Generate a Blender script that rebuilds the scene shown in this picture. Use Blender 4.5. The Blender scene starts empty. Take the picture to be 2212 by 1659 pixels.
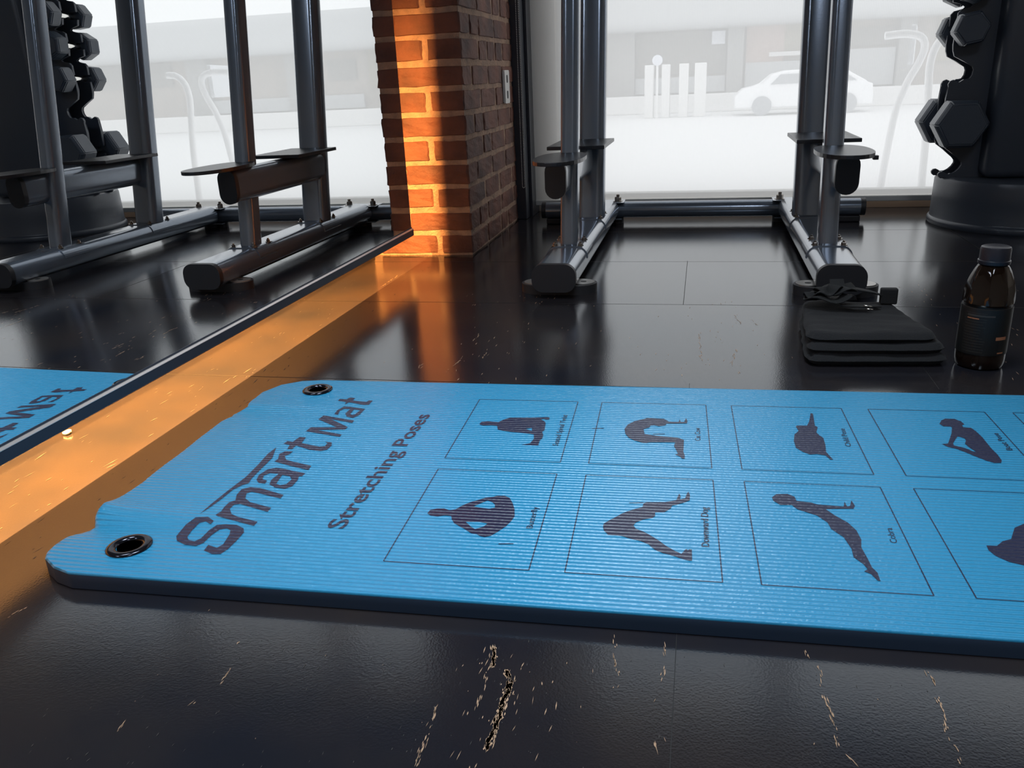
import bpy, bmesh, math, random
from mathutils import Vector, Matrix, noise
from mathutils.geometry import tessellate_polygon
random.seed(7)
PI = math.pi
SC = bpy.context.scene
COL = SC.collection

# ------------------------------------------------------------------ camera, world, exposure
cam = bpy.data.objects.new('camera', bpy.data.cameras.new('camera'))
COL.objects.link(cam)
cam.data.sensor_width = 36.0
cam.data.lens = 36.0 * 1802.13 / 2212.0
cam.data.clip_start = 0.02
cam.data.clip_end = 300
CAM_RIGHT = Vector((0.9762434, 0.2122269, -0.0436866))
CAM_DOWN = Vector((0.0327418, -0.3437956, -0.9384735))
CAM_FWD = Vector((-0.2141886, 0.9147482, -0.3425769))
M = Matrix((CAM_RIGHT, -CAM_DOWN, -CAM_FWD)).transposed().to_4x4()
M.translation = Vector((0, 0, 0.545))
cam.matrix_world = M
SC.camera = cam

SC.view_settings.view_transform = 'Standard'
SC.view_settings.look = 'None'
SC.view_settings.gamma = 1
SC.view_settings.use_curve_mapping = False
SC.view_settings.exposure = 0.0

world = bpy.data.worlds.new('overcast_sky')
SC.world = world
world.use_nodes = True
bgn = world.node_tree.nodes['Background']
bgn.inputs[0].default_value = (0.95, 0.975, 1.0, 1)
bgn.inputs[1].default_value = 1.3

def area(name, loc, direc, sx, sy, power, col, spread=180):
    l = bpy.data.lights.new(name, 'AREA'); l.shape = 'RECTANGLE'; l.size = sx; l.size_y = sy; l.spread = math.radians(spread)
    l.energy = power; l.color = col
    o = bpy.data.objects.new(name, l); COL.objects.link(o); o.location = loc
    o.rotation_euler = Vector(direc).to_track_quat('-Z', 'Y').to_euler()
    return o
# added unseen fill lamps: one brightens the mat, one lifts the room ambient
area('added_fill_lamp', (-0.2, 1.0, 2.74), (0, 0, -1), 0.6, 0.6, 9, (0.80, 0.92, 1.0), 62)
area('added_fill_lamp', (0.6, -1.2, 2.74), (0, 0, -1), 0.6, 1.2, 34, (0.80, 0.88, 1.0))
# amber light strip fixed to the wall behind the floating mirror
def strip_lamp(name, y0, y1, power, z=0.775, x=-1.078):
    l = bpy.data.lights.new(name, 'AREA'); l.shape = 'RECTANGLE'
    l.size = 0.012; l.size_y = y1 - y0; l.energy = power; l.color = (1.0, 0.45, 0.115)
    o = bpy.data.objects.new(name, l); COL.objects.link(o)
    zax = -Vector((0.30, 0, -0.95)).normalized(); yax = Vector((0, 1, 0)); xax = yax.cross(zax)
    m = Matrix((xax, yax, zax)).transposed().to_4x4(); m.translation = Vector((x, (y0 + y1) / 2, z))
    o.matrix_world = m
strip_lamp('amber_strip_lamp', -0.4, 1.93, 560)

# ------------------------------------------------------------------ materials
def mat(name, col=(.5, .5, .5), rough=.5, metal=0.0, spec=.5, coat=0.0, bump=None, var=None, **kw):
    m = bpy.data.materials.new(name); m.use_nodes = True
    nt = m.node_tree; b = nt.nodes['Principled BSDF']
    b.inputs['Base Color'].default_value = (*col, 1)
    b.inputs['Roughness'].default_value = rough
    b.inputs['Metallic'].default_value = metal
    b.inputs['Specular IOR Level'].default_value = spec
    b.inputs['Coat Weight'].default_value = coat
    if 'alpha' in kw: b.inputs['Alpha'].default_value = kw['alpha']
    if 'trans' in kw: b.inputs['Transmission Weight'].default_value = kw['trans']
    tc = nt.nodes.new('ShaderNodeTexCoord')
    def noi(scale, detail=4, vec=None, sc=None):
        n = nt.nodes.new('ShaderNodeTexNoise'); n.inputs['Scale'].default_value = scale; n.inputs['Detail'].default_value = detail
        src = tc.outputs['Object']
        if sc:
            mp = nt.nodes.new('ShaderNodeMapping'); mp.inputs['Scale'].default_value = sc
            nt.links.new(src, mp.inputs[0]); src = mp.outputs[0]
        nt.links.new(src, n.inputs['Vector']); return n.outputs['Fac']
    if var:   # (second colour, noise scale, lo, hi)
        r = nt.nodes.new('ShaderNodeValToRGB'); r.color_ramp.elements[0].position = var[2]; r.color_ramp.elements[1].position = var[3]
        r.color_ramp.elements[0].color = (*col, 1); r.color_ramp.elements[1].color = (*var[0], 1)
        nt.links.new(noi(var[1], 6), r.inputs[0]); nt.links.new(r.outputs[0], b.inputs['Base Color'])
    if bump:  # (scale, distance)
        bp = nt.nodes.new('ShaderNodeBump'); bp.inputs['Distance'].default_value = bump[1]
        nt.links.new(noi(bump[0], 6), bp.inputs['Height']); nt.links.new(bp.outputs[0], b.inputs['Normal'])
    return m

def floor_material():
    m = mat('black_vinyl_floor', (.012, .013, .017), .2)
    nt = m.node_tree; b = nt.nodes['Principled BSDF']; N = nt.nodes.new; K = nt.links.new
    tc = N('ShaderNodeTexCoord')
    # broad cloudy wear
    n1 = N('ShaderNodeTexNoise'); n1.inputs['Scale'].default_value = 3.0; n1.inputs['Detail'].default_value = 5
    K(tc.outputs['Object'], n1.inputs['Vector'])
    r1 = N('ShaderNodeValToRGB'); r1.color_ramp.elements[0].position = .35; r1.color_ramp.elements[1].position = .7
    r1.color_ramp.elements[0].color = (.011, .012, .018, 1); r1.color_ramp.elements[1].color = (.032, .024, .021, 1)
    K(n1.outputs['Fac'], r1.inputs[0])
    # fine pale scuffs drawn out along the planks
    mp = N('ShaderNodeMapping'); mp.inputs['Scale'].default_value = (150, 22, 1); mp.inputs['Rotation'].default_value = (0, 0, .05)
    K(tc.outputs['Object'], mp.inputs[0])
    n2 = N('ShaderNodeTexNoise'); n2.inputs['Scale'].default_value = 1.0; n2.inputs['Detail'].default_value = 3
    K(mp.outputs[0], n2.inputs['Vector'])
    n3 = N('ShaderNodeTexNoise'); n3.inputs['Scale'].default_value = 2.2; n3.inputs['Detail'].default_value = 2
    K(tc.outputs['Object'], n3.inputs['Vector'])
    mu = N('ShaderNodeMath'); mu.operation = 'MULTIPLY'; K(n2.outputs['Fac'], mu.inputs[0]); K(n3.outputs['Fac'], mu.inputs[1])
    r2 = N('ShaderNodeValToRGB'); r2.color_ramp.elements[0].position = .435; r2.color_ramp.elements[1].position = .50
    K(mu.outputs[0], r2.inputs[0])
    mx = N('ShaderNodeMixRGB'); K(r2.outputs[0], mx.inputs[0]); K(r1.outputs[0], mx.inputs[1]); mx.inputs[2].default_value = (.13, .12, .11, 1)
    K(mx.outputs[0], b.inputs['Base Color'])
    b.inputs['Specular IOR Level'].default_value = .9; b.inputs['Specular Tint'].default_value = (.80, .91, 1.0, 1)
    # leathery emboss
    n4 = N('ShaderNodeTexVoronoi'); n4.inputs['Scale'].default_value = 420
    K(tc.outputs['Object'], n4.inputs['Vector'])
    bp = N('ShaderNodeBump'); bp.inputs['Strength'].default_value = .11; bp.inputs['Distance'].default_value = .0004
    K(n4.outputs['Distance'], bp.inputs['Height']); K(bp.outputs[0], b.inputs['Normal'])
    r3 = N('ShaderNodeMapRange'); r3.inputs['To Min'].default_value = .11; r3.inputs['To Max'].default_value = .17
    K(n1.outputs['Fac'], r3.inputs['Value']); K(r3.outputs[0], b.inputs['Roughness'])
    return m

RIDGE = .0076
def mat_surface(name, col, rough, col2=None):
    m = mat(name, col, rough); nt = m.node_tree; b = nt.nodes['Principled BSDF']; N = nt.nodes.new; K = nt.links.new
    tc = N('ShaderNodeTexCoord'); sp = N('ShaderNodeSeparateXYZ'); K(tc.outputs['Object'], sp.inputs[0])
    a = N('ShaderNodeMath'); a.operation = 'MULTIPLY'; a.inputs[1].default_value = 2 * PI / RIDGE; K(sp.outputs['Y'], a.inputs[0])
    s = N('ShaderNodeMath'); s.operation = 'SINE'; K(a.outputs[0], s.inputs[0])
    # short cross cuts along each ridge
    n = N('ShaderNodeTexNoise'); n.inputs['Scale'].default_value = 1; n.inputs['Detail'].default_value = 3
    mp = N('ShaderNodeMapping'); mp.inputs['Scale'].default_value = (190, 260, 1); K(tc.outputs['Object'], mp.inputs[0]); K(mp.outputs[0], n.inputs['Vector'])
    q = N('ShaderNodeMath'); q.operation = 'MULTIPLY'; q.inputs[1].default_value = 0.9; K(n.outputs['Fac'], q.inputs[0])
    ad = N('ShaderNodeMath'); ad.operation = 'ADD'; K(s.outputs[0], ad.inputs[0]); K(q.outputs[0], ad.inputs[1])
    bp = N('ShaderNodeBump'); bp.inputs['Distance'].default_value = .0008; K(ad.outputs[0], bp.inputs['Height']); K(bp.outputs[0], b.inputs['Normal'])
    return m

def brick_material():
    m = mat('red_brick', (.16, .045, .025), .75); nt = m.node_tree; b = nt.nodes['Principled BSDF']; N = nt.nodes.new; K = nt.links.new
    tc = N('ShaderNodeTexCoord')
    n = N('ShaderNodeTexNoise'); n.inputs['Scale'].default_value = 9; n.inputs['Detail'].default_value = 6; K(tc.outputs['Object'], n.inputs['Vector'])
    r = N('ShaderNodeValToRGB'); e = r.color_ramp.elements; e[0].position = .3; e[1].position = .72
    e[0].color = (.065, .026, .020, 1); e[1].color = (.19, .066, .038, 1); K(n.outputs['Fac'], r.inputs[0]); K(r.outputs[0], b.inputs['Base Color'])
    n2 = N('ShaderNodeTexNoise'); n2.inputs['Scale'].default_value = 90; n2.inputs['Detail'].default_value = 8; K(tc.outputs['Object'], n2.inputs['Vector'])
    bp = N('ShaderNodeBump'); bp.inputs['Distance'].default_value = .003; K(n2.outputs['Fac'], bp.inputs['Height']); K(bp.outputs[0], b.inputs['Normal'])
    return m

def blind_material():
    m = bpy.data.materials.new('screen_blind_fabric'); m.use_nodes = True; nt = m.node_tree
    nt.nodes.remove(nt.nodes['Principled BSDF']); N = nt.nodes.new; K = nt.links.new
    out = nt.nodes['Material Output']
    tr = N('ShaderNodeBsdfTransparent'); tl = N('ShaderNodeBsdfTranslucent'); tl.inputs[0].default_value = (.93, .93, .92, 1)
    df = N('ShaderNodeBsdfDiffuse'); df.inputs[0].default_value = (.62, .58, .53, 1)
    m1 = N('ShaderNodeMixShader'); m1.inputs[0].default_value = .10; K(tl.outputs[0], m1.inputs[1]); K(df.outputs[0], m1.inputs[2])
    # woven fabric: slightly varying openness in fine vertical ribs
    tc = N('ShaderNodeTexCoord'); sp = N('ShaderNodeSeparateXYZ'); K(tc.outputs['Object'], sp.inputs[0])
    a = N('ShaderNodeMath'); a.operation = 'MULTIPLY'; a.inputs[1].default_value = 1050; K(sp.outputs['X'], a.inputs[0])
    s = N('ShaderNodeMath'); s.operation = 'SINE'; K(a.outputs[0], s.inputs[0])
    r = N('ShaderNodeMapRange'); r.inputs['From Min'].default_value = -1; r.inputs['To Min'].default_value = .60; r.inputs['To Max'].default_value = .66; K(s.outputs[0], r.inputs['Value'])
    m2 = N('ShaderNodeMixShader'); K(r.outputs[0], m2.inputs[0]); K(tr.outputs[0], m2.inputs[1]); K(m1.outputs[0], m2.inputs[2])
    K(m2.outputs[0], out.inputs['Surface'])
    return m

MT = dict(
    floor=floor_material(), scuff=mat('pale_scuff', (.46, .29, .18), .6), scuff2=mat('faint_scuff', (.055, .05, .045), .6), seam=mat('plank_seam', (.004, .004, .005), .6),
    wall=mat('painted_wall', (.42, .36, .31), .7, bump=(60, .0006)), wallw=mat('cream_wall', (.80, .70, .59), .8, bump=(60, .0006)),
    ceil=mat('dark_ceiling', (.10, .09, .085), .9, bump=(20, .002)),
    black=mat('black_rubber', (.022, .022, .026), .55, bump=(300, .0003)), jamb=mat('black_aluminium', (.028, .031, .042), .32, bump=(200, .0001)),
    mirror=mat('mirror_glass', (.93, .94, .94), 0.0, 1.0), rail=mat('blue_black_rail', (.045, .052, .075), .38, .3, bump=(150, .0001)),
    lip=mat('pale_rail_lip', (.75, .68, .66), .3, .6), back=mat('mirror_backing', (.05, .05, .05), .8),
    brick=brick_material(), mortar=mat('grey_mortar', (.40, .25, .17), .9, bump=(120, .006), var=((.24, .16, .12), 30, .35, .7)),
    plastic=mat('white_plastic', (.75, .73, .70), .4), slot=mat('outlet_slot', (.02, .02, .02), .6),
    blind=blind_material(), hem=mat('hem_bar', (.62, .62, .60), .5), sill=mat('pale_frame', (.62, .62, .60), .6), tan=mat('tan_baseboard', (.52, .36, .25), .6, bump=(50, .0005)),
    steel=mat('grey_enamelled_steel', (.20, .235, .29), .20, .5, coat=.3, bump=(220, .00006)), chrome=mat('chrome', (.78, .76, .72), .12, 1.0),
    plate=mat('black_tread_plate', (.03, .03, .035), .34, .4), cap=mat('black_plastic_cap', (.018, .018, .022), .5),
    bolt=mat('zinc_bolt', (.30, .27, .24), .25, .9), fdisc=mat('worn_steel_disc', (.40, .38, .36), .33, .7),
    tower=mat('black_moulded_tower', (.050, .060, .080), .36, bump=(120, .0002)), hexm=mat('black_rubber_head', (.055, .070, .095), .36, bump=(260, .0004)),
    blue=mat_surface('blue_ribbed_foam', (.022, .27, .50), .34), ink=mat_surface('navy_print', (.007, .011, .048), .40),
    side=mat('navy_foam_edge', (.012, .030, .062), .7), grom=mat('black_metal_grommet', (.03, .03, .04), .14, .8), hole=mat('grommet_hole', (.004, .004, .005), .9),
    cloth=mat('black_cloth', (.010, .010, .012), .95, bump=(320, .0015)), strap=mat('black_webbing', (.008, .008, .009), .8, bump=(500, .0006)),
    tea=mat('dark_tea_bottle', (.010, .005, .003), .09, coat=.2), lab=mat('dark_label', (.009, .009, .009), .4), labx=mat('copper_label_print', (.40, .16, .08), .4), labg=mat('grey_label_print', (.045, .042, .04), .45),
    bcap=mat('black_bottle_cap', (.016, .016, .024), .35), paper=mat('white_paper', (.85, .80, .72), .8),
    ground=mat('pale_concrete', (.86, .86, .86), .9, bump=(4, .01)), fac=mat('beige_facade', (.40, .33, .28), .85, var=((.34, .29, .25), 3, .4, .6)),
    facd=mat('dark_glazing', (.21, .19, .17), .7), facw=mat('white_trim', (.78, .77, .76), .7), awn=mat('pale_grey_awning', (.50, .51, .52), .9),  # shop glazing has a darker brown-grey colour than the facade
    pier=mat('grey_pier', (.30, .29, .28), .8), fbrick=mat('pink_brick_panel', (.52, .37, .31), .85, var=((.44, .30, .25), 14, .45, .55)), hedge=mat('brown_hedge', (.24, .21, .13), .95, var=((.34, .28, .20), 8, .3, .7)),
    car=mat('white_car_paint', (.92, .92, .93), .5), carg=mat('car_glass', (.35, .36, .38), .4), machine=mat('white_frame', (.95, .95, .96), .6), panel=mat('pale_panel', (.74, .76, .80), .6),
    sign=mat('white_sign', (.72, .74, .80), .6), teal=mat('pale_green_panel', (.45, .50, .48), .8),
)

# ------------------------------------------------------------------ helpers
def tag(o, label=None, cat=None, group=None, kind=None):
    if label: o['label'] = label
    if cat: o['category'] = cat
    if group: o['group'] = group
    if kind: o['kind'] = kind
    return o
def empty(name, loc=(0, 0, 0), rz=0, label=None, cat=None, group=None):
    o = bpy.data.objects.new(name, None); o.empty_display_size = .05; COL.objects.link(o)
    o.location = loc; o.rotation_euler = (0, 0, rz); return tag(o, label, cat, group)
class MB:
    """collects shapes in one bmesh; build() links it as one object"""
    def __init__(s, *mats): s.bm = bmesh.new(); s.mats = list(mats); s.mi = 0
    def _f(s, vs):
        try:
            f = s.bm.faces.new(vs); f.material_index = s.mi; return f
        except ValueError: return None
    def box(s, x0, x1, y0, y1, z0, z1, bev=0, seg=2):
        n0 = len(s.bm.verts)
        v = [s.bm.verts.new((x, y, z)) for z in (z0, z1) for y in (y0, y1) for x in (x0, x1)]
        fs = [s._f([v[i] for i in q]) for q in ((0, 2, 3, 1), (4, 5, 7, 6), (0, 1, 5, 4), (2, 6, 7, 3), (0, 4, 6, 2), (1, 3, 7, 5))]
        if bev:
            es = list({e for f in fs for e in f.edges})
            r = bmesh.ops.bevel(s.bm, geom=es, offset=bev, segments=seg, profile=.5, affect='EDGES')
            for f in r['faces']: f.material_index = s.mi
        return v
    def poly(s, rings, z, mi=None):
        """flat polygon with holes; rings of 2-D points"""
        if mi is not None: s.mi = mi
        vs = [[Vector((p[0], p[1], 0)) for p in r] for r in rings]
        tris = tessellate_polygon(vs); flat = [p for r in vs for p in r]
        zz = z if callable(z) else (lambda x, y: z)
        bv = [s.bm.verts.new((p.x, p.y, zz(p.x, p.y))) for p in flat]
        for t in tris:
            a, b, c = (flat[i] for i in t)
            if (b - a).cross(c - a).z < 0: t = (t[0], t[2], t[1])
            s._f([bv[i] for i in t])
    def prism(s, pts, o, u, v, w, depth, bev=0, seg=2):
        """polygon pts (a,b) in plane o+a*u+b*v extruded by depth along w"""
        o, u, v, w = map(Vector, (o, u, v, w))
        A = [s.bm.verts.new(o + a * u + b * v) for a, b in pts]; B = [s.bm.verts.new(o + a * u + b * v + w * depth) for a, b in pts]
        n = len(pts); fs = [s._f([A[i], A[(i + 1) % n], B[(i + 1) % n], B[i]]) for i in range(n)]
        f1 = s._f(A[::-1]); f2 = s._f(B)
        if bev:
            es = list(f1.edges) + list(f2.edges) + ([f.edges[1] for f in fs] if bev < 0 else [])
            r = bmesh.ops.bevel(s.bm, geom=es, offset=abs(bev), segments=seg, profile=.5, affect='EDGES')
            for f in r['faces']: f.material_index = s.mi
    def sweep(s, path, sec, up=(0, 0, 1), caps=True, closed=True):
        """section (a,b): a sideways, b along up"""
        path = [Vector(p) for p in path]; up = Vector(up); rings = []
        for i, p in enumerate(path):
            t = (path[min(i + 1, len(path) - 1)] - path[max(i - 1, 0)]).normalized()
            side = t.cross(up).normalized(); u2 = side.cross(t).normalized()
            rings.append([s.bm.verts.new(p + side * a + u2 * b) for a, b in sec])
        n = len(sec)
        for i in range(len(rings) - 1):
            for j in range(n if closed else n - 1):
                s._f([rings[i][j], rings[i][(j + 1) % n], rings[i + 1][(j + 1) % n], rings[i + 1][j]])
        if caps and closed: s._f(rings[0][::-1]); s._f(rings[-1])
    def lathe(s, prof, c=(0, 0, 0), n=40, rf=None, axis='z'):
        rings = []
        for r, z in prof:
            ring = []
            for k in range(n):
                a = 2 * PI * k / n; rr = r * (rf(a, z) if rf else 1)
                x, y = rr * math.cos(a), rr * math.sin(a)
                P = (c[0] + x, c[1] + y, c[2] + z) if axis == 'z' else (c[0] + x, c[1] + z, c[2] + y)
                ring.append(s.bm.verts.new(P))
            rings.append(ring)
        for i in range(len(rings) - 1):
            for k in range(n): s._f([rings[i][k], rings[i][(k + 1) % n], rings[i + 1][(k + 1) % n], rings[i + 1][k]])
        if prof[0][0] > 1e-6: s._f(rings[0][::-1])
        if prof[-1][0] > 1e-6: s._f(rings[-1])
    def sphere(s, c, r, n=8):
        s.lathe([(max(1e-5, r * math.sin(PI * i / n)), -r * math.cos(PI * i / n)) for i in range(n + 1)], c, 2 * n)
    def build(s, name, parent=None, smooth=False, loc=None, auto=None):
        bm = s.bm
        bmesh.ops.recalc_face_normals(bm, faces=bm.faces[:])
        me = bpy.data.meshes.new(name); bm.to_mesh(me); bm.free()
        for m in s.mats: me.materials.append(m)
        if smooth:
            for p in me.polygons: p.use_smooth = True
            if auto is not None:
                try: me.set_sharp_from_angle(angle=auto)
                except Exception: pass
        o = bpy.data.objects.new(name, me); COL.objects.link(o)
        if parent: o.parent = parent
        if loc:
            me.transform(Matrix.Translation(-Vector(loc))); o.location = loc
        return o
def stadium(w, h, n=8):
    """closed outline w wide, h high, with the short sides fully rounded"""
    pts = []
    if w >= h:
        r = h / 2; d = w / 2 - r
        for k in range(n + 1): a = -PI / 2 + PI * k / n; pts.append((d + r * math.cos(a), r * math.sin(a)))
        for k in range(n + 1): a = PI / 2 + PI * k / n; pts.append((-d + r * math.cos(a), r * math.sin(a)))
    else:
        pts = [(b, -a) for a, b in stadium(h, w, n)]
    return pts
def rrect(w, h, r, n=5):
    pts = []
    for cx, cy, a0 in ((w/2-r, -h/2+r, -90), (w/2-r, h/2-r, 0), (-w/2+r, h/2-r, 90), (-w/2+r, -h/2+r, 180)):
        for k in range(n + 1):
            a = math.radians(a0 + 90 * k / n); pts.append((cx + r * math.cos(a), cy + r * math.sin(a)))
    return pts
def circ(r, n=16): return [(r * math.cos(2*PI*k/n), r * math.sin(2*PI*k/n)) for k in range(n)]
def struct(o, label=None): o['kind'] = 'structure'; return o
def dup(root, loc):
    r = root.copy(); COL.objects.link(r); r.location = loc
    for ch in root.children:
        c = ch.copy(); COL.objects.link(c); c.parent = r
        for g in ch.children:
            d = g.copy(); COL.objects.link(d); d.parent = c
    return r
S30 = math.radians(35)

# ------------------------------------------------------------------ the room
XM = -0.879            # face of the mirror
XW = -1.09             # wall behind it
YB = 3.62              # window wall
b = MB(MT['floor'], MT['scuff'], MT['seam'], MT['scuff2'])
b.box(XW - .1, 4.0, -3.4, YB + .12, -.08, 0)
b.mi = 2
def seam(x0, y0, x1, y1, w=.0016):
    d = Vector((x1 - x0, y1 - y0)).normalized() * w / 2; n = (-d.y, d.x)
    b.poly([[(x0 - n[0], y0 - n[1]), (x1 - n[0], y1 - n[1]), (x1 + n[0], y1 + n[1]), (x0 + n[0], y0 + n[1])]], .0003)
for yy in (3.10, 2.575, 2.065): seam(XW, yy - .015, 3.8, yy + .03)
seam(XW, 1.445, 3.8, 1.53); seam(-.035, 2.58, -.035, 2.06); seam(1.2, 2.6, 1.2, 2.1); seam(-.41, 3.1, -.41, 2.57); seam(.83, 3.12, .83, 2.6); seam(.42, 2.08, .42, 1.5); seam(-.01, 1.49, -.01, -3, .0007)
b.mi = 1
def scuff(w, pts):
    """ragged broken sliver strung along a polyline"""
    for i in range(len(pts) - 1):
        p, q = Vector(pts[i]), Vector(pts[i + 1]); L = (q - p).length; n = max(3, int(L / .0016)); d = (q - p) / n; t = (q - p).normalized(); s = Vector((-t.y, t.x))
        for k in range(n):
            if (w < 5 and random.random() < .4) or noise.noise(Vector((p.x * 50 + k * .11, p.y * 30, 1))) < (-.12 if w < 5 else -.3): continue
            c = p + d * (k + random.random()) + s * random.gauss(0, .0010 + .00012 * (w - 2.5)) + s * .0015 * math.sin(k * .21)
            l = random.uniform(.0012, .0055); ww = random.uniform(.0001, .00032) * (w * .55 + .6)
            b.poly([[c - t * l, c - s * ww + t * l * random.uniform(-.5, .5), c + t * l, c + s * ww + t * l * random.uniform(-.5, .5)]], .0005)
for w, pts in [(5, [(-0.1964, 0.6921), (-0.1848, 0.6559)]), (7, [(-0.1724, 0.651), (-0.1652, 0.6352), (-0.1655, 0.6063), (-0.1655, 0.5821), (-0.1672, 0.5591), (-0.168, 0.5453)]), (3, [(-0.2267, 0.593), (-0.2232, 0.5609), (-0.2228, 0.5333), (-0.2227, 0.5202)]), (2, [(-0.1897, 0.6413), (-0.1853, 0.5968)]), (2.5, [(-0.4627, 0.6524), (-0.46, 0.6336)]), (2.5, [(-0.4489, 0.6098), (-0.4474, 0.5872)]), (2.5, [(-0.4564, 0.5633), (-0.4593, 0.5545)]), (2.5, [(-0.5081, 0.523), (-0.5071, 0.5131)]), (2.5, [(-0.0739, 0.7214), (-0.0647, 0.6616)]), (2.5, [(-0.0243, 0.7215), (-0.02, 0.6965), (-0.0224, 0.6618)]), (2.5, [(-0.0258, 0.583), (-0.0227, 0.5701)]), (2.5, [(0.1158, 0.729), (0.1174, 0.7115)]), (2.5, [(0.1277, 0.637), (0.1296, 0.6028)]), (2.5, [(0.084, 1.9716), (0.0969, 1.8937)]), (2.5, [(0.1212, 1.9337), (0.1365, 1.8775)]), (2.5, [(0.0048, 1.8322), (0.0108, 1.622)]), (2.5, [(0.0806, 1.7031), (0.0684, 1.5984)]), (2.5, [(-0.5518, 1.5301), (-0.5523, 1.5655)]), (2.5, [(-0.4822, 1.5449), (-0.4809, 1.6113)]), (2.5, [(-0.4887, 1.5072), (-0.4845, 1.536)]), (2.5, [(-0.4863, 1.7162), (-0.4868, 1.7807)]), (2.5, [(-0.4346, 1.5997), (-0.4376, 1.64)]), (2.5, [(-0.893, 2.2047), (-0.8936, 2.3643)]), (2.5, [(-0.748, 0.6447), (-0.7416, 0.6722)]), (2.5, [(-0.7625, 0.6782), (-0.7546, 0.6982)]), (3, [(0.1244, 0.7092), (0.1248, 0.6604), (0.1289, 0.6314)]), (3, [(0.2231, 0.7149), (0.2248, 0.6708), (0.2226, 0.6304), (0.2237, 0.5993)]), (2, [(0.1302, 0.5987), (0.1405, 0.5825)])]:
    for rep in range(1 if w < 5 else 4): scuff(w, pts)
rs = random.Random(3); b.mi = 3
def flecks(n, fx, fy, lmin, lmax, wd):
    for k in range(n):
        c = Vector((fx(), fy())); t = Vector((rs.gauss(0, .12), 1)).normalized(); s = Vector((-t.y, t.x)); l = rs.uniform(lmin, lmax); w = rs.uniform(.3, 1) * wd
        b.poly([[c - t * l, c - s * w, c + t * l, c + s * w]], .0005)
flecks(150, lambda: rs.uniform(-1.06, -.80), lambda: rs.uniform(.6, 2.5), .0015, .010, .0007)
flecks(26, lambda: rs.uniform(-1.05, -.85), lambda: rs.uniform(.7, 1.5), .006, .018, .0012)
b.mi = 1
flecks(60, lambda: rs.gauss(-.42, .09), lambda: rs.uniform(1.45, 2.15), .002, .010, .0007)
flecks(46, lambda: rs.gauss(.05, .10), lambda: rs.uniform(1.5, 2.1), .002, .008, .0007)
flecks(60, lambda: rs.uniform(.5, .8), lambda: rs.uniform(1.5, 2.3), .002, .010, .0007)
b.mi = 3
flecks(420, lambda: rs.uniform(-.6, .4), lambda: rs.uniform(.40, .70), .0006, .003, .0004)
b.mi = 1
flecks(40, lambda: rs.uniform(-.6, .4), lambda: rs.uniform(.40, .70), .0006, .004, .0004)
flecks(60, lambda: rs.gauss(-.17, .03), lambda: rs.uniform(.50, .68), .001, .006, .0006)
fl = struct(b.build('floor'))

b = MB(MT['wall']); b.box(XW - .1, XW, -3.4, YB + .12, 0, 2.9); struct(b.build('wall_left'))
b = MB(MT['wallw']); b.box(4.0, 4.1, -3.4, YB + .12, 0, 2.9); struct(b.build('wall_right'))
b = MB(MT['wallw']); b.box(XW - .1, 4.1, -3.5, -3.4, 0, 2.9); struct(b.build('wall_front'))
b = MB(MT['ceil']); b.box(XW - .1, 4.1, -3.5, YB + .12, 2.9, 3.0); struct(b.build('ceiling'))
WX0, WX1, WZ0, WZ1 = -.60, 3.5, .048, 2.55
b = MB(MT['wallw'])
b.box(XW - .1, WX0, YB, YB + .12, 0, 2.9); b.box(WX1, 4.1, YB, YB + .12, 0, 2.9)
b.box(WX0, WX1, YB, YB + .12, 0, WZ0); b.box(WX0, WX1, YB, YB + .12, WZ1, 2.9)
struct(b.build('wall_back'))
b = MB(MT['sill'])
b.box(WX0, WX1, YB + .02, YB + .08, WZ0, WZ0 + .02, .003); b.box(WX0, WX1, YB + .02, YB + .08, WZ1 - .03, WZ1, .003)
b.box(WX0, WX0 + .03, YB + .02, YB + .08, WZ0, WZ1, .003); b.box(WX1 - .03, WX1, YB + .02, YB + .08, WZ0, WZ1, .003)
wf = struct(b.build('window_1'))
b = MB(MT['black']); b.box(XW, XW + .008, -3.4, 2.66, 0, .016, .001); struct(b.build('baseboard_left'))
b = MB(MT['tan']); b.box(-.60, 3.9, YB - .012, YB, 0, .034, .002); struct(b.build('baseboard_back'))
b = MB(MT['jamb'])
b.box(-.765, -.700, 3.40, YB, 0, 2.9, .004); b.box(-.700, -.688, 3.47, YB, 0, 2.9, .002)
struct(b.build('trim_1'))

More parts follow.
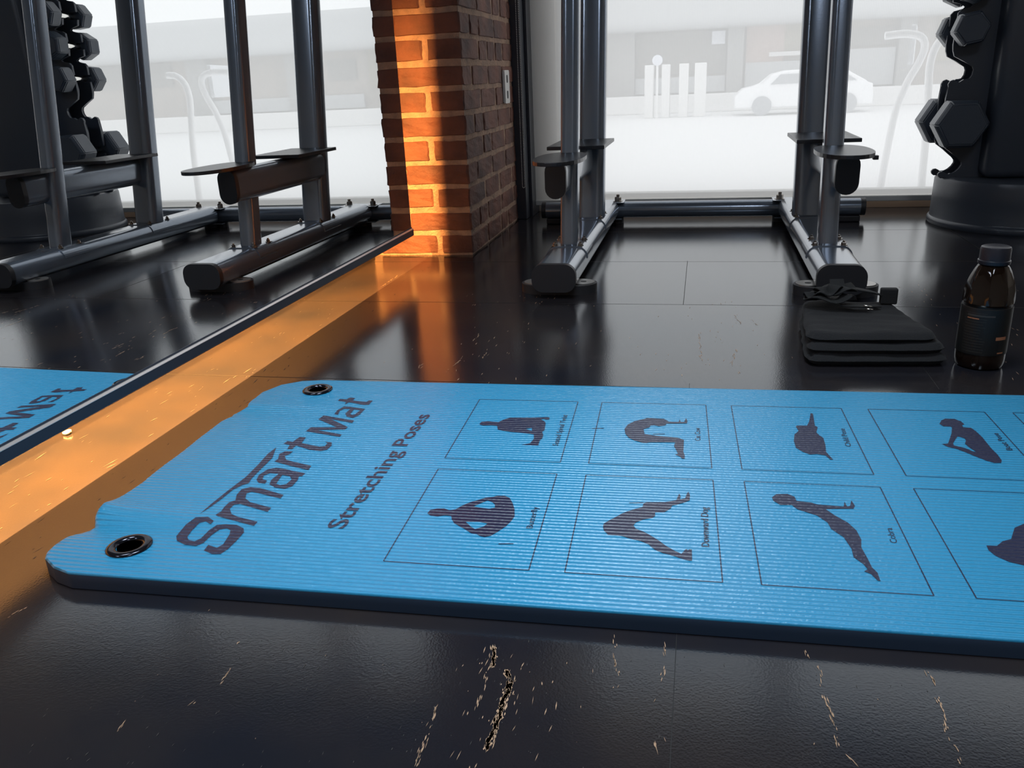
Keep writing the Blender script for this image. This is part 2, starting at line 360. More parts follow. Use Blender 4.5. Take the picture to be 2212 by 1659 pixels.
# brick pillar in the corner, every brick laid
def brick_pillar():
    root = empty('brick_pillar', (-.91, 3.1, 0), label='red brick pillar with pale mortar standing at the far end of the mirror', cat='pillar')
    X1, Y0, REC, H, J = -.737, 2.67, .0035, .0757, .0172
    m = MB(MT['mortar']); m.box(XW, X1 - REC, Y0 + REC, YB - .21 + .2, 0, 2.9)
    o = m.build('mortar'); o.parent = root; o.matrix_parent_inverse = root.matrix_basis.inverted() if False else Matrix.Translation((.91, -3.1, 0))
    k = MB(MT['brick']); R = random.Random(5)
    def br(x0, x1, y0, y1, z0, z1):
        tmp = bmesh.new(); bmesh.ops.create_cube(tmp, size=1)
        cuts = 3 if z0 < 1.0 else 1
        bmesh.ops.bevel(tmp, geom=tmp.edges[:], offset=.03, segments=1, affect='EDGES')
        bmesh.ops.subdivide_edges(tmp, edges=tmp.edges[:], cuts=cuts, use_grid_fill=True)
        c = Vector(((x0+x1)/2, (y0+y1)/2, (z0+z1)/2)); d = Vector((x1-x0, y1-y0, z1-z0))
        tilt = Matrix.Rotation(R.gauss(0, .006), 3, 'Y')
        idx = {}
        for v in tmp.verts:
            p = tilt @ Vector((v.co.x*d.x, v.co.y*d.y, v.co.z*d.z)) + c
            nn = noise.noise_vector(p * 110) * .0024 + noise.noise_vector(p * 32) * .0028
            idx[v] = k.bm.verts.new(p + nn)
        for f in tmp.faces: k._f([idx[v] for v in f.verts])
        tmp.free()
    for row in range(38):
        z0 = row * H + .0065 + R.uniform(-.001, .001); z1 = z0 + H - J + R.uniform(-.0015, .0015)
        head = (row % 2 == 0)
        dx = R.uniform(-.003, .003)
        # corner brick: a header or a stretcher end on the front
        wx = .1085 if head else .2115
        xs = X1
        br(X1 - wx + dx, X1 + R.uniform(-.001, .001), Y0 + R.uniform(-.001, .001), Y0 + (.2115 if head else .1085), z0, z1)
        x = X1 - wx + dx - J
        while x > XW + .02:
            x0 = max(XW, x - .2); br(x0, x, Y0 + R.uniform(-.0015, .001), Y0 + .095, z0, z1); x = x0 - J
        y = Y0 + (.2115 if head else .1085) + J
        while y < YB - .02:
            ln = R.choice((.2, .2, .1)); y1 = min(YB - .012, y + ln)
            br(X1 - .095, X1 + R.uniform(-.0012, .0012), y, y1, z0 + R.uniform(-.001, .001), z1); y = y1 + J * R.uniform(.8, 1.2)
    o = k.build('brickwork'); o.parent = root; o.matrix_parent_inverse = Matrix.Translation((.91, -3.1, 0))
brick_pillar()

# helper: parts modelled in world coordinates under a root standing at loc
def put(mb, name, root, **kw):
    o = mb.build(name, **kw); o.parent = root
    o.matrix_parent_inverse = (Matrix.Translation(root.location) @ Matrix.Rotation(root.rotation_euler.z, 4, 'Z')).inverted(); return o

root = empty('power_outlet', (-.735, 3.26, .52), label='small pale double power outlet on the side of the brick pillar', cat='outlet')
m = MB(MT['plastic']); m.prism(rrect(.076, .118, .006), (-.737, 3.262, .52), (0, 1, 0), (0, 0, 1), (1, 0, 0), .009, .002); put(m, 'cover_plate', root)
for dz in (-.028, .028):
    m = MB(MT['slot']); m.prism(rrect(.024, .028, .008), (-.7285, 3.262, .52 + dz), (0, 1, 0), (0, 0, 1), (1, 0, 0), .001); put(m, 'socket', root)

# ------------------------------------------------------------------ mirror floating off the wall
root = empty('wall_mirror', (XM, 2.0, .1), label='frameless wall mirror floating above the floor on a dark bottom rail', cat='mirror')
m = MB(MT['mirror'], MT['back'])
m.box(XM - .006, XM, -1.6, 2.475, .124, 2.35)
for f in m.bm.faces: f.material_index = 0 if f.calc_center_median().x > XM - .004 else 1
put(m, 'mirror_glass', root)
m = MB(MT['rail'])
m.prism([(-.030, .101), (.004, .101), (.0055, .103), (.0055, .1195), (.002, .1225), (0.0005, .1225), (0.0005, .127), (-.030, .127)], (XM, -1.6, 0), (1, 0, 0), (0, 0, 1), (0, 1, 0), 4.078)
put(m, 'bottom_rail', root)
m = MB(MT['lip']); m.prism([(.0007, .1229), (.0022, .1229), (.0058, .1203), (.0058, .1212), (.003, .1238), (.0007, .1238)], (XM, -1.6, 0), (1, 0, 0), (0, 0, 1), (0, 1, 0), 4.078)
o = put(m, 'rail_lip', root); o['label'] = 'thin pale metal lip along the top of the rail'
for yy in (-1.0, .2, 1.4):
    for zz in (1.3, 2.1):
        m = MB(MT['back']); m.box(XW + .012, XM - .006, yy - .02, yy + .02, zz - .02, zz + .02); put(m, 'standoff_bracket', root)
root.rotation_euler = (0, -.002, -.003)   # hangs very slightly out of true
m = MB(MT['plastic']); m.box(XW, XW + .008, -.4, 1.93, .772, .790, .001)
tag(m.build('light_strip'), 'amber light strip channel fixed on the wall behind the mirror', 'light strip')

# ------------------------------------------------------------------ roller blind
root = empty('roller_blind', (1.3, 3.55, .03), label='white screen roller blind drawn down over the big window', cat='blind')
m = MB(MT['blind']); m.poly([[(-.688, .055), (3.6, .055), (3.6, 2.62), (-.688, 2.62)]], 0)
for v in m.bm.verts: v.co = Vector((v.co.x, 3.552, v.co.y))
put(m, 'screen_fabric', root)
m = MB(MT['hem']); m.prism(rrect(.012, .022, .005), (-.688, 3.552, .045), (0, 1, 0), (0, 0, 1), (1, 0, 0), 4.288); put(m, 'hem_bar', root)
m = MB(MT['hem']); m.lathe([(.03, 0), (.03, 4.288)], (0, 0, 0), 20)
for v in m.bm.verts: v.co = Vector((v.co.z - .688, 3.552 + v.co.x, 2.66 + v.co.y))
put(m, 'roller_tube', root)
m = MB(MT['plastic'])
z = .135
while z < 2.66:
    for dx in (-.712, -.702): m.sphere((dx, 3.392, z), .0018, 3)
    z += .0062
for k in range(5): m.sphere((-.707 + .005 * math.cos(PI + PI*k/4), 3.392, .135 + .006 * math.sin(PI + PI*k/4)), .0018, 3)
o = put(m, 'bead_chain', root); o['kind'] = 'stuff'; o['label'] = 'thin bead chain'

# ------------------------------------------------------------------ exercise rack
def rack():
    root = empty('exercise_rack', (-.015, 2.7, 0), label='grey steel exercise rack with leaning posts on two long floor legs', cat='exercise rack')
    LEAN = .165
    def hexbolt(m, x, y, z, r=.009, h=.009):
        m.lathe([(r*1.55, 0), (r*1.55, .002), (0.0001, .002)], (x, y, z), 20); m.lathe([(r, .002), (r, h*.8), (r*.85, h), (.0001, h)], (x, y, z), 6)
        m.lathe([(r*.5, h), (r*.5, h*1.5), (.0001, h*1.6)], (x, y, z), 12)
    for sg, X in ((-1, -.368), (1, .338)):
        m = MB(MT['steel']); m.sweep([(X, 2.112, .055), (X, 2.5, .055), (X, 3.26, .055)], rrect(.115, .072, .029, 8)); leg = put(m, 'base_leg', root, smooth=True, auto=S30)
        m = MB(MT['cap']); m.sweep([(X, 2.098, .055), (X, 2.101, .055), (X, 2.116, .055)], rrect(.1165, .074, .030, 8)); put(m, 'end_cap', root, smooth=True, auto=S30)
        # rubber foot with two worn steel discs
        m = MB(MT['black']); m.sweep([(X, 2.19, 0), (X, 2.19, .024)], [(a, c*.78) for a, c in stadium(.205, .12, 12)], up=(0, 1, 0)); put(m, 'rubber_foot', root, smooth=True, auto=S30)
        for dx in (-.066, .066):
            m = MB(MT['fdisc'], MT['slot']); m.mi = 0; m.lathe([(.030, .024), (.030, .0265), (.0001, .0265)], (X + dx, 2.19, 0), 28)
            m.mi = 1; m.lathe([(.008, .0266), (.008, .0272), (.0001, .0272)], (X + dx, 2.19, 0), 14)
            put(m, 'foot_washer', root)
        for nm, w, d, y0 in (('front_post', .050, .066, 2.392), ('rear_post', .094, .074, 2.878)):
            m = MB(MT['steel']); m.sweep([(X, y0, .088), (X, y0 + LEAN * 1.66, 1.75)], [(a, c) for a, c in rrect(w, d, min(w, d) * .34, 6)], up=(0, 1, 0))
            put(m, nm, root, smooth=True, auto=S30)
            # saddle plate bent over the leg
            s = [(a, c) for a, c in rrect(.121, .078, .032, 8) if c > .002]; s = sorted(s, key=lambda q: q[0]); t = [(a * .955, c - .0035) for a, c in s[::-1]]
            L = .060 if w < .06 else .072
            m = MB(MT['steel']); m.sweep([(X, y0 - L, .055), (X, y0 + L, .055)], s + t); put(m, 'saddle_plate', root)
            for dx in (-.036, .036):
                for dy in ((-L + .016, L - .016)):
                    m = MB(MT['bolt']); hexbolt(m, X + dx * (1 if w < .06 else 1.1), y0 + dy, .0925, .0065, .008); put(m, 'bolt', root)
        # horizontal arm, outboard of the posts, running back to the rear post
        ax = X + sg * .019
        m = MB(MT['steel']); m.sweep([(ax, 2.29, .284), (ax, 2.90, .284)], stadium(.056, .100, 10)); put(m, 'side_arm', root, smooth=True, auto=S30)
        m = MB(MT['cap']); m.sweep([(ax, 2.276, .284), (ax, 2.280, .284), (ax, 2.294, .284)], stadium(.0575, .1015, 10)); put(m, 'end_cap', root, smooth=True, auto=S30)
        # oval front plate and square rear plate
        m = MB(MT['plate']); c = (X + sg * .004, 2.275)
        pts = [(c[0] + .067 * math.copysign(abs(math.cos(a)) ** .85, math.cos(a)), c[1] + .155 * math.copysign(abs(math.sin(a)) ** .85, math.sin(a))) for a in [2*PI*k/36 for k in range(36)]]
        m.prism(pts, (0, 0, .335), (1, 0, 0), (0, 1, 0), (0, 0, 1), .010, .0015)
        if sg > 0: m.box(.400, .412, 2.20, 2.216, .326, .336, .001)
        put(m, 'oval_step_plate', root)
        m = MB(MT['plate']); x0, x1 = (-.466, -.290) if sg < 0 else (.262, .438)
        m.box(x0, x1, 2.60, 2.90, .336, .347, .0015)
        for i in range(9):          # raised tread bars
            for j in range(6):
                cx = x0 + .016 + j * .029; cy = 2.615 + i * .032; a = PI/4 if (i + j) % 2 else -PI/4; dx, dy = .009 * math.cos(a), .009 * math.sin(a); nx, ny = -dy * .22, dx * .22
                m.poly([[(cx - dx - nx, cy - dy - ny), (cx + dx - nx, cy + dy - ny), (cx + dx + nx, cy + dy + ny), (cx - dx + nx, cy - dy + ny)]], .3482)
        put(m, 'square_step_plate', root)
        for dx in (-.052, .052):
            m = MB(MT['bolt']); hexbolt(m, X + dx, 3.3, .083, .0125, .017); put(m, 'bolt', root)
        m = MB(MT['steel']); m.box(X - .078, X + .078, 3.255, 3.345, .0805, .0835, .001); m.box(X - .07, X + .07, 3.262, 3.338, .016, .0205, .001); put(m, 'joint_plate', root)
        m = MB(MT['black']); m.lathe([(.035, 0), (.035, .017), (.0001, .017)], (X, 3.3, 0), 24); m.lathe([(.02, .0), (.02, .02), (.0001, .02)], (X - sg * .055, 3.3, 0), 16); put(m, 'rubber_foot', root)
    m = MB(MT['steel']); m.sweep([(-.600, 3.3, .051), (.572, 3.3, .051)], stadium(.060, .062, 10)); put(m, 'rear_crossbar', root, smooth=True, auto=S30)
    for xa, xb in ((-.615, -.598), (.570, .587)):
        m = MB(MT['cap']); m.sweep([(xa, 3.3, .051), (xb, 3.3, .051)], stadium(.0615, .0635, 10)); put(m, 'end_cap', root, smooth=True, auto=S30)
    for xa, xb in ((-.595, -.50), (.475, .57)):
        m = MB(MT['black']); m.box(xa, xb, 3.27, 3.33, 0, .022, .004); put(m, 'rubber_foot', root)
    m = MB(MT['steel']); m.sweep([(-.368, 3.135, 1.7), (.338, 3.135, 1.7)], rrect(.05, .05, .02)); put(m, 'top_crossbar', root, smooth=True, auto=S30)
rack()

# ------------------------------------------------------------------ dumbbell tower
TX, TY = 1.09, 3.245
root = empty('dumbbell_tower', (TX, TY, 0), label='black moulded dumbbell tower on a round base beside the window', cat='dumbbell rack')
m = MB(MT['tower'])
m.lathe([(.292, 0), (.296, .006), (.296, .016), (.292, .022), (.289, .024), (.2875, .028), (.2865, .09), (.285, .15), (.281, .160), (.272, .163), (.0001, .163)], (TX, TY, 0), 72)
put(m, 'round_base', root, smooth=True, auto=S30)
L = [(.812, .160), (.805, .166), (.803, .174), (.808, .181), (.817, .183), (.825, .179), (.829, .173), (.835, .172), (.841, .176), (.850, .175), (.858, .180), (.868, .190), (.875, .203), (.874, .212), (.866, .222),
     (.830, .250), (.807, .267), (.801, .283), (.800, .328), (.846, .328), (.856, .336), (.856, .350), (.846, .358), (.800, .358), (.798, .42), (.803, .455), (.800, .466), (.805, .476), (.815, .480), (.824, .476), (.829, .468), (.836, .473), (.846, .480), (.856, .478), (.864, .480), (.871, .492), (.873, .508), (.868, .520),
     (.835, .538), (.808, .553), (.802, .570), (.800, .589), (.801, .620), (.846, .620), (.856, .627), (.856, .641), (.846, .648), (.803, .648), (.803, .684), (.812, .694), (.826, .697), (.842, .699), (.848, .706), (.842, .712), (.806, .722), (.801, .748), (.846, .748), (.856, .755), (.856, .769), (.846, .776), (.801, .776), (.801, .806), (.812, .814), (.842, .818), (.848, .824), (.842, .830), (.806, .840), (.801, .862), (.846, .862), (.856, .870), (.856, .884), (.846, .892), (.801, .892),
     (.801, .925), (.812, .933), (.842, .937), (.848, .943), (.842, .949), (.806, .958), (.801, .98), (.846, .98), (.856, .987), (.856, 1.001), (.846, 1.008), (.801, 1.008), (.803, 1.05), (.83, 1.07), (.93, 1.13)]
L = [(x - .009, z) for x, z in L]
prof = L + [(2 * TX - x, z) for x, z in L[::-1]]
for yy in (TY - .052, TY + .038):
    m = MB(MT['tower']); m.prism(prof, (0, yy, 0), (1, 0, 0), (0, 0, 1), (0, 1, 0), .014, .002, 1); put(m, 'cradle_plate', root)
m = MB(MT['tower']); m.box(.917, 1.263, TY - .13, TY + .13, .163, 1.16, .03, 3); put(m, 'column', root, smooth=True, auto=S30)

def dumbbell(R, LH, rot, key):
    r = empty('hex_dumbbell')
    for s in (-1, 1):
        m = MB(MT['hexm']); y0 = .056 if s > 0 else -.056 - LH
        pts = [(R * math.cos(rot + PI/3*k), R * math.sin(rot + PI/3*k)) for k in range(6)]
        ins = .86
        prof = [(y0, ins), (y0 + LH * .16, 1), (y0 + LH * .84, 1), (y0 + LH, ins)]
        rings = [[m.bm.verts.new((a * f, y, c * f)) for a, c in pts] for y, f in prof]
        for i in range(3):
            for k in range(6): m._f([rings[i][k], rings[i][(k+1) % 6], rings[i+1][(k+1) % 6], rings[i+1][k]])
        m._f(rings[0][::-1]); m._f(rings[-1])
        bmesh.ops.bevel(m.bm, geom=m.bm.edges[:], offset=.0035, segments=2, affect='EDGES')
        m.build('head', r, smooth=True, auto=math.radians(25))
    m = MB(MT['chrome']); n = 14
    m.lathe([(.0112 + .0026 * math.sin(PI * k / n), -.057 + .114 * k / n) for k in range(n + 1)], (0, 0, 0), 20, axis='y')
    m.build('handle', r, smooth=True, auto=S30)
    return r
words = {.342: 'largest hex dumbbell, on the lowest tier of the black tower', .634: 'smaller hex dumbbell directly above the largest one on the black tower',
         .762: 'hex dumbbell with an upright flat side, third from the bottom of the tower', .877: 'hex dumbbell fourth from the bottom of the black tower', .994: 'topmost hex dumbbell on the black tower beside the window'}
for z, R, LH, rot in ((.342, .085, .105, PI), (.634, .056, .075, PI + .18), (.762, .056, .075, PI/6 + .06), (.877, .053, .07, PI - .1), (.994, .050, .065, PI + .1)):
    d = dumbbell(R, LH, rot, z); d.location = (.825, TY, z); tag(d, words[z], 'dumbbell', 'hex dumbbells on the tower')

# ------------------------------------------------------------------ exercise mat
MA = 0.033477
root = empty('exercise_mat', (-.70, 0.71282, 0), MA, 'thick blue ribbed exercise mat printed with navy stretching poses', 'exercise mat')
LEFT = [[0.0362, 0.0], [-0.0122, -0.0006], [-0.0414, 0.0091], [-0.0653, 0.025], [-0.0721, 0.0369], [-0.0751, 0.0541], [-0.0756, 0.0754], [-0.0697, 0.0971], [-0.0618, 0.1124], [-0.0692, 0.1265], [-0.0749, 0.1714], [-0.0679, 0.227], [-0.0685, 0.3265], [-0.0709, 0.3867], [-0.0702, 0.4586], [-0.0633, 0.4839], [-0.0681, 0.4963], [-0.0532, 0.5234], [-0.0629, 0.5566], [-0.064, 0.599], [-0.0453, 0.6399], [-0.0131, 0.6623], [0.0261, 0.6699], [0.0863, 0.6709]]
TH, LEN = .022, 1.78
ys = [p[1] for p in LEFT]
def leftx(y):
    for i in range(len(LEFT) - 1):
        a, c = LEFT[i], LEFT[i + 1]
        if a[1] <= y <= c[1]: t = (y - a[1]) / max(1e-6, c[1] - a[1]); return a[0] + (c[0] - a[0]) * t
    return LEFT[-1][0] if y > ys[-1] else LEFT[0][0]
def hgt(x, y):
    """slight curl of the corner flaps at the worn left edge"""
    e = math.exp(-max(0, x + .07) / .075)
    z = TH
    z += .011 * e * math.exp(-((y - .142) / .026) ** 2)         # lifted lip after the near notch
    z -= .009 * e * math.exp(-((y - .108) / .020) ** 2)         # dip at the notch
    z += .0030 * e * math.exp(-((y - .035) / .035) ** 2)
    z += .0050 * e * math.exp(-((y - .535) / .018) ** 2) - .003 * e * math.exp(-((y - .50) / .016) ** 2)
    z += .0022 * e * math.exp(-((y - .27) / .06) ** 2)
    z += .0011 * math.exp(-((x - .72) / .16) ** 2 - ((y - .20) / .10) ** 2) + .0009 * math.exp(-((x - .62) / .12) ** 2 - ((y - .45) / .09) ** 2)
    return z
ymax = .672
rows = sorted(set([0, .0012, .003, .006, ymax] + [round(.01 + .0055 * k, 5) for k in range(120) if .01 + .0055 * k < ymax - .008] + [.6665, .669, .6708] + [round(y, 5) for y in ys if 0 <= y <= ymax]))
m = MB(MT['blue'], MT['ink'], MT['side'])
us = [0, .0015, .004, .008, .013] + [.02 + .02 * k for k in range(12)] + [.27, .33, .4, .5, .65, .8, .92, 1]
grid = []
rc = .06
def rightx(y):
    d = min(y, ymax - y)
    return LEN - (rc - math.sqrt(max(0, rc*rc - (rc - d)**2)) if d < rc else 0)
for y in rows:
    x0 = leftx(y); x1 = rightx(y); jag = .0012 * noise.noise(Vector((y * 160, 3, 0))) if .09 < y < .6 else 0
    row = []
    for i, u in enumerate(us):
        x = x0 + jag * (1 - min(1, u * 30)) + (x1 - x0) * u
        ed = min((x - x0) if i else 0, y, ymax - y, x1 - x)
        rd = .0035; drop = rd - math.sqrt(max(0, rd*rd - (rd - min(rd, max(ed, 0)))**2))
        row.append(m.bm.verts.new((x, y, hgt(x, y) - drop * .8)))
    grid.append(row)
for i in range(len(grid) - 1):
    for j in range(len(us) - 1): m._f([grid[i][j], grid[i][j+1], grid[i+1][j+1], grid[i+1][j]])
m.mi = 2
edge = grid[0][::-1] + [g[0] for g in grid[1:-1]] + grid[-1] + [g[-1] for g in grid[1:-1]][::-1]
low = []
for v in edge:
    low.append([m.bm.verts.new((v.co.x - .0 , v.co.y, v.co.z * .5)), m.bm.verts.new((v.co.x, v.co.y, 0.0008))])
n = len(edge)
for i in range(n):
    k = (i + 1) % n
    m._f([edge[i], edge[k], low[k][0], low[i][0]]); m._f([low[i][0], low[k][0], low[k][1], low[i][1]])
m._f([l[1] for l in low])
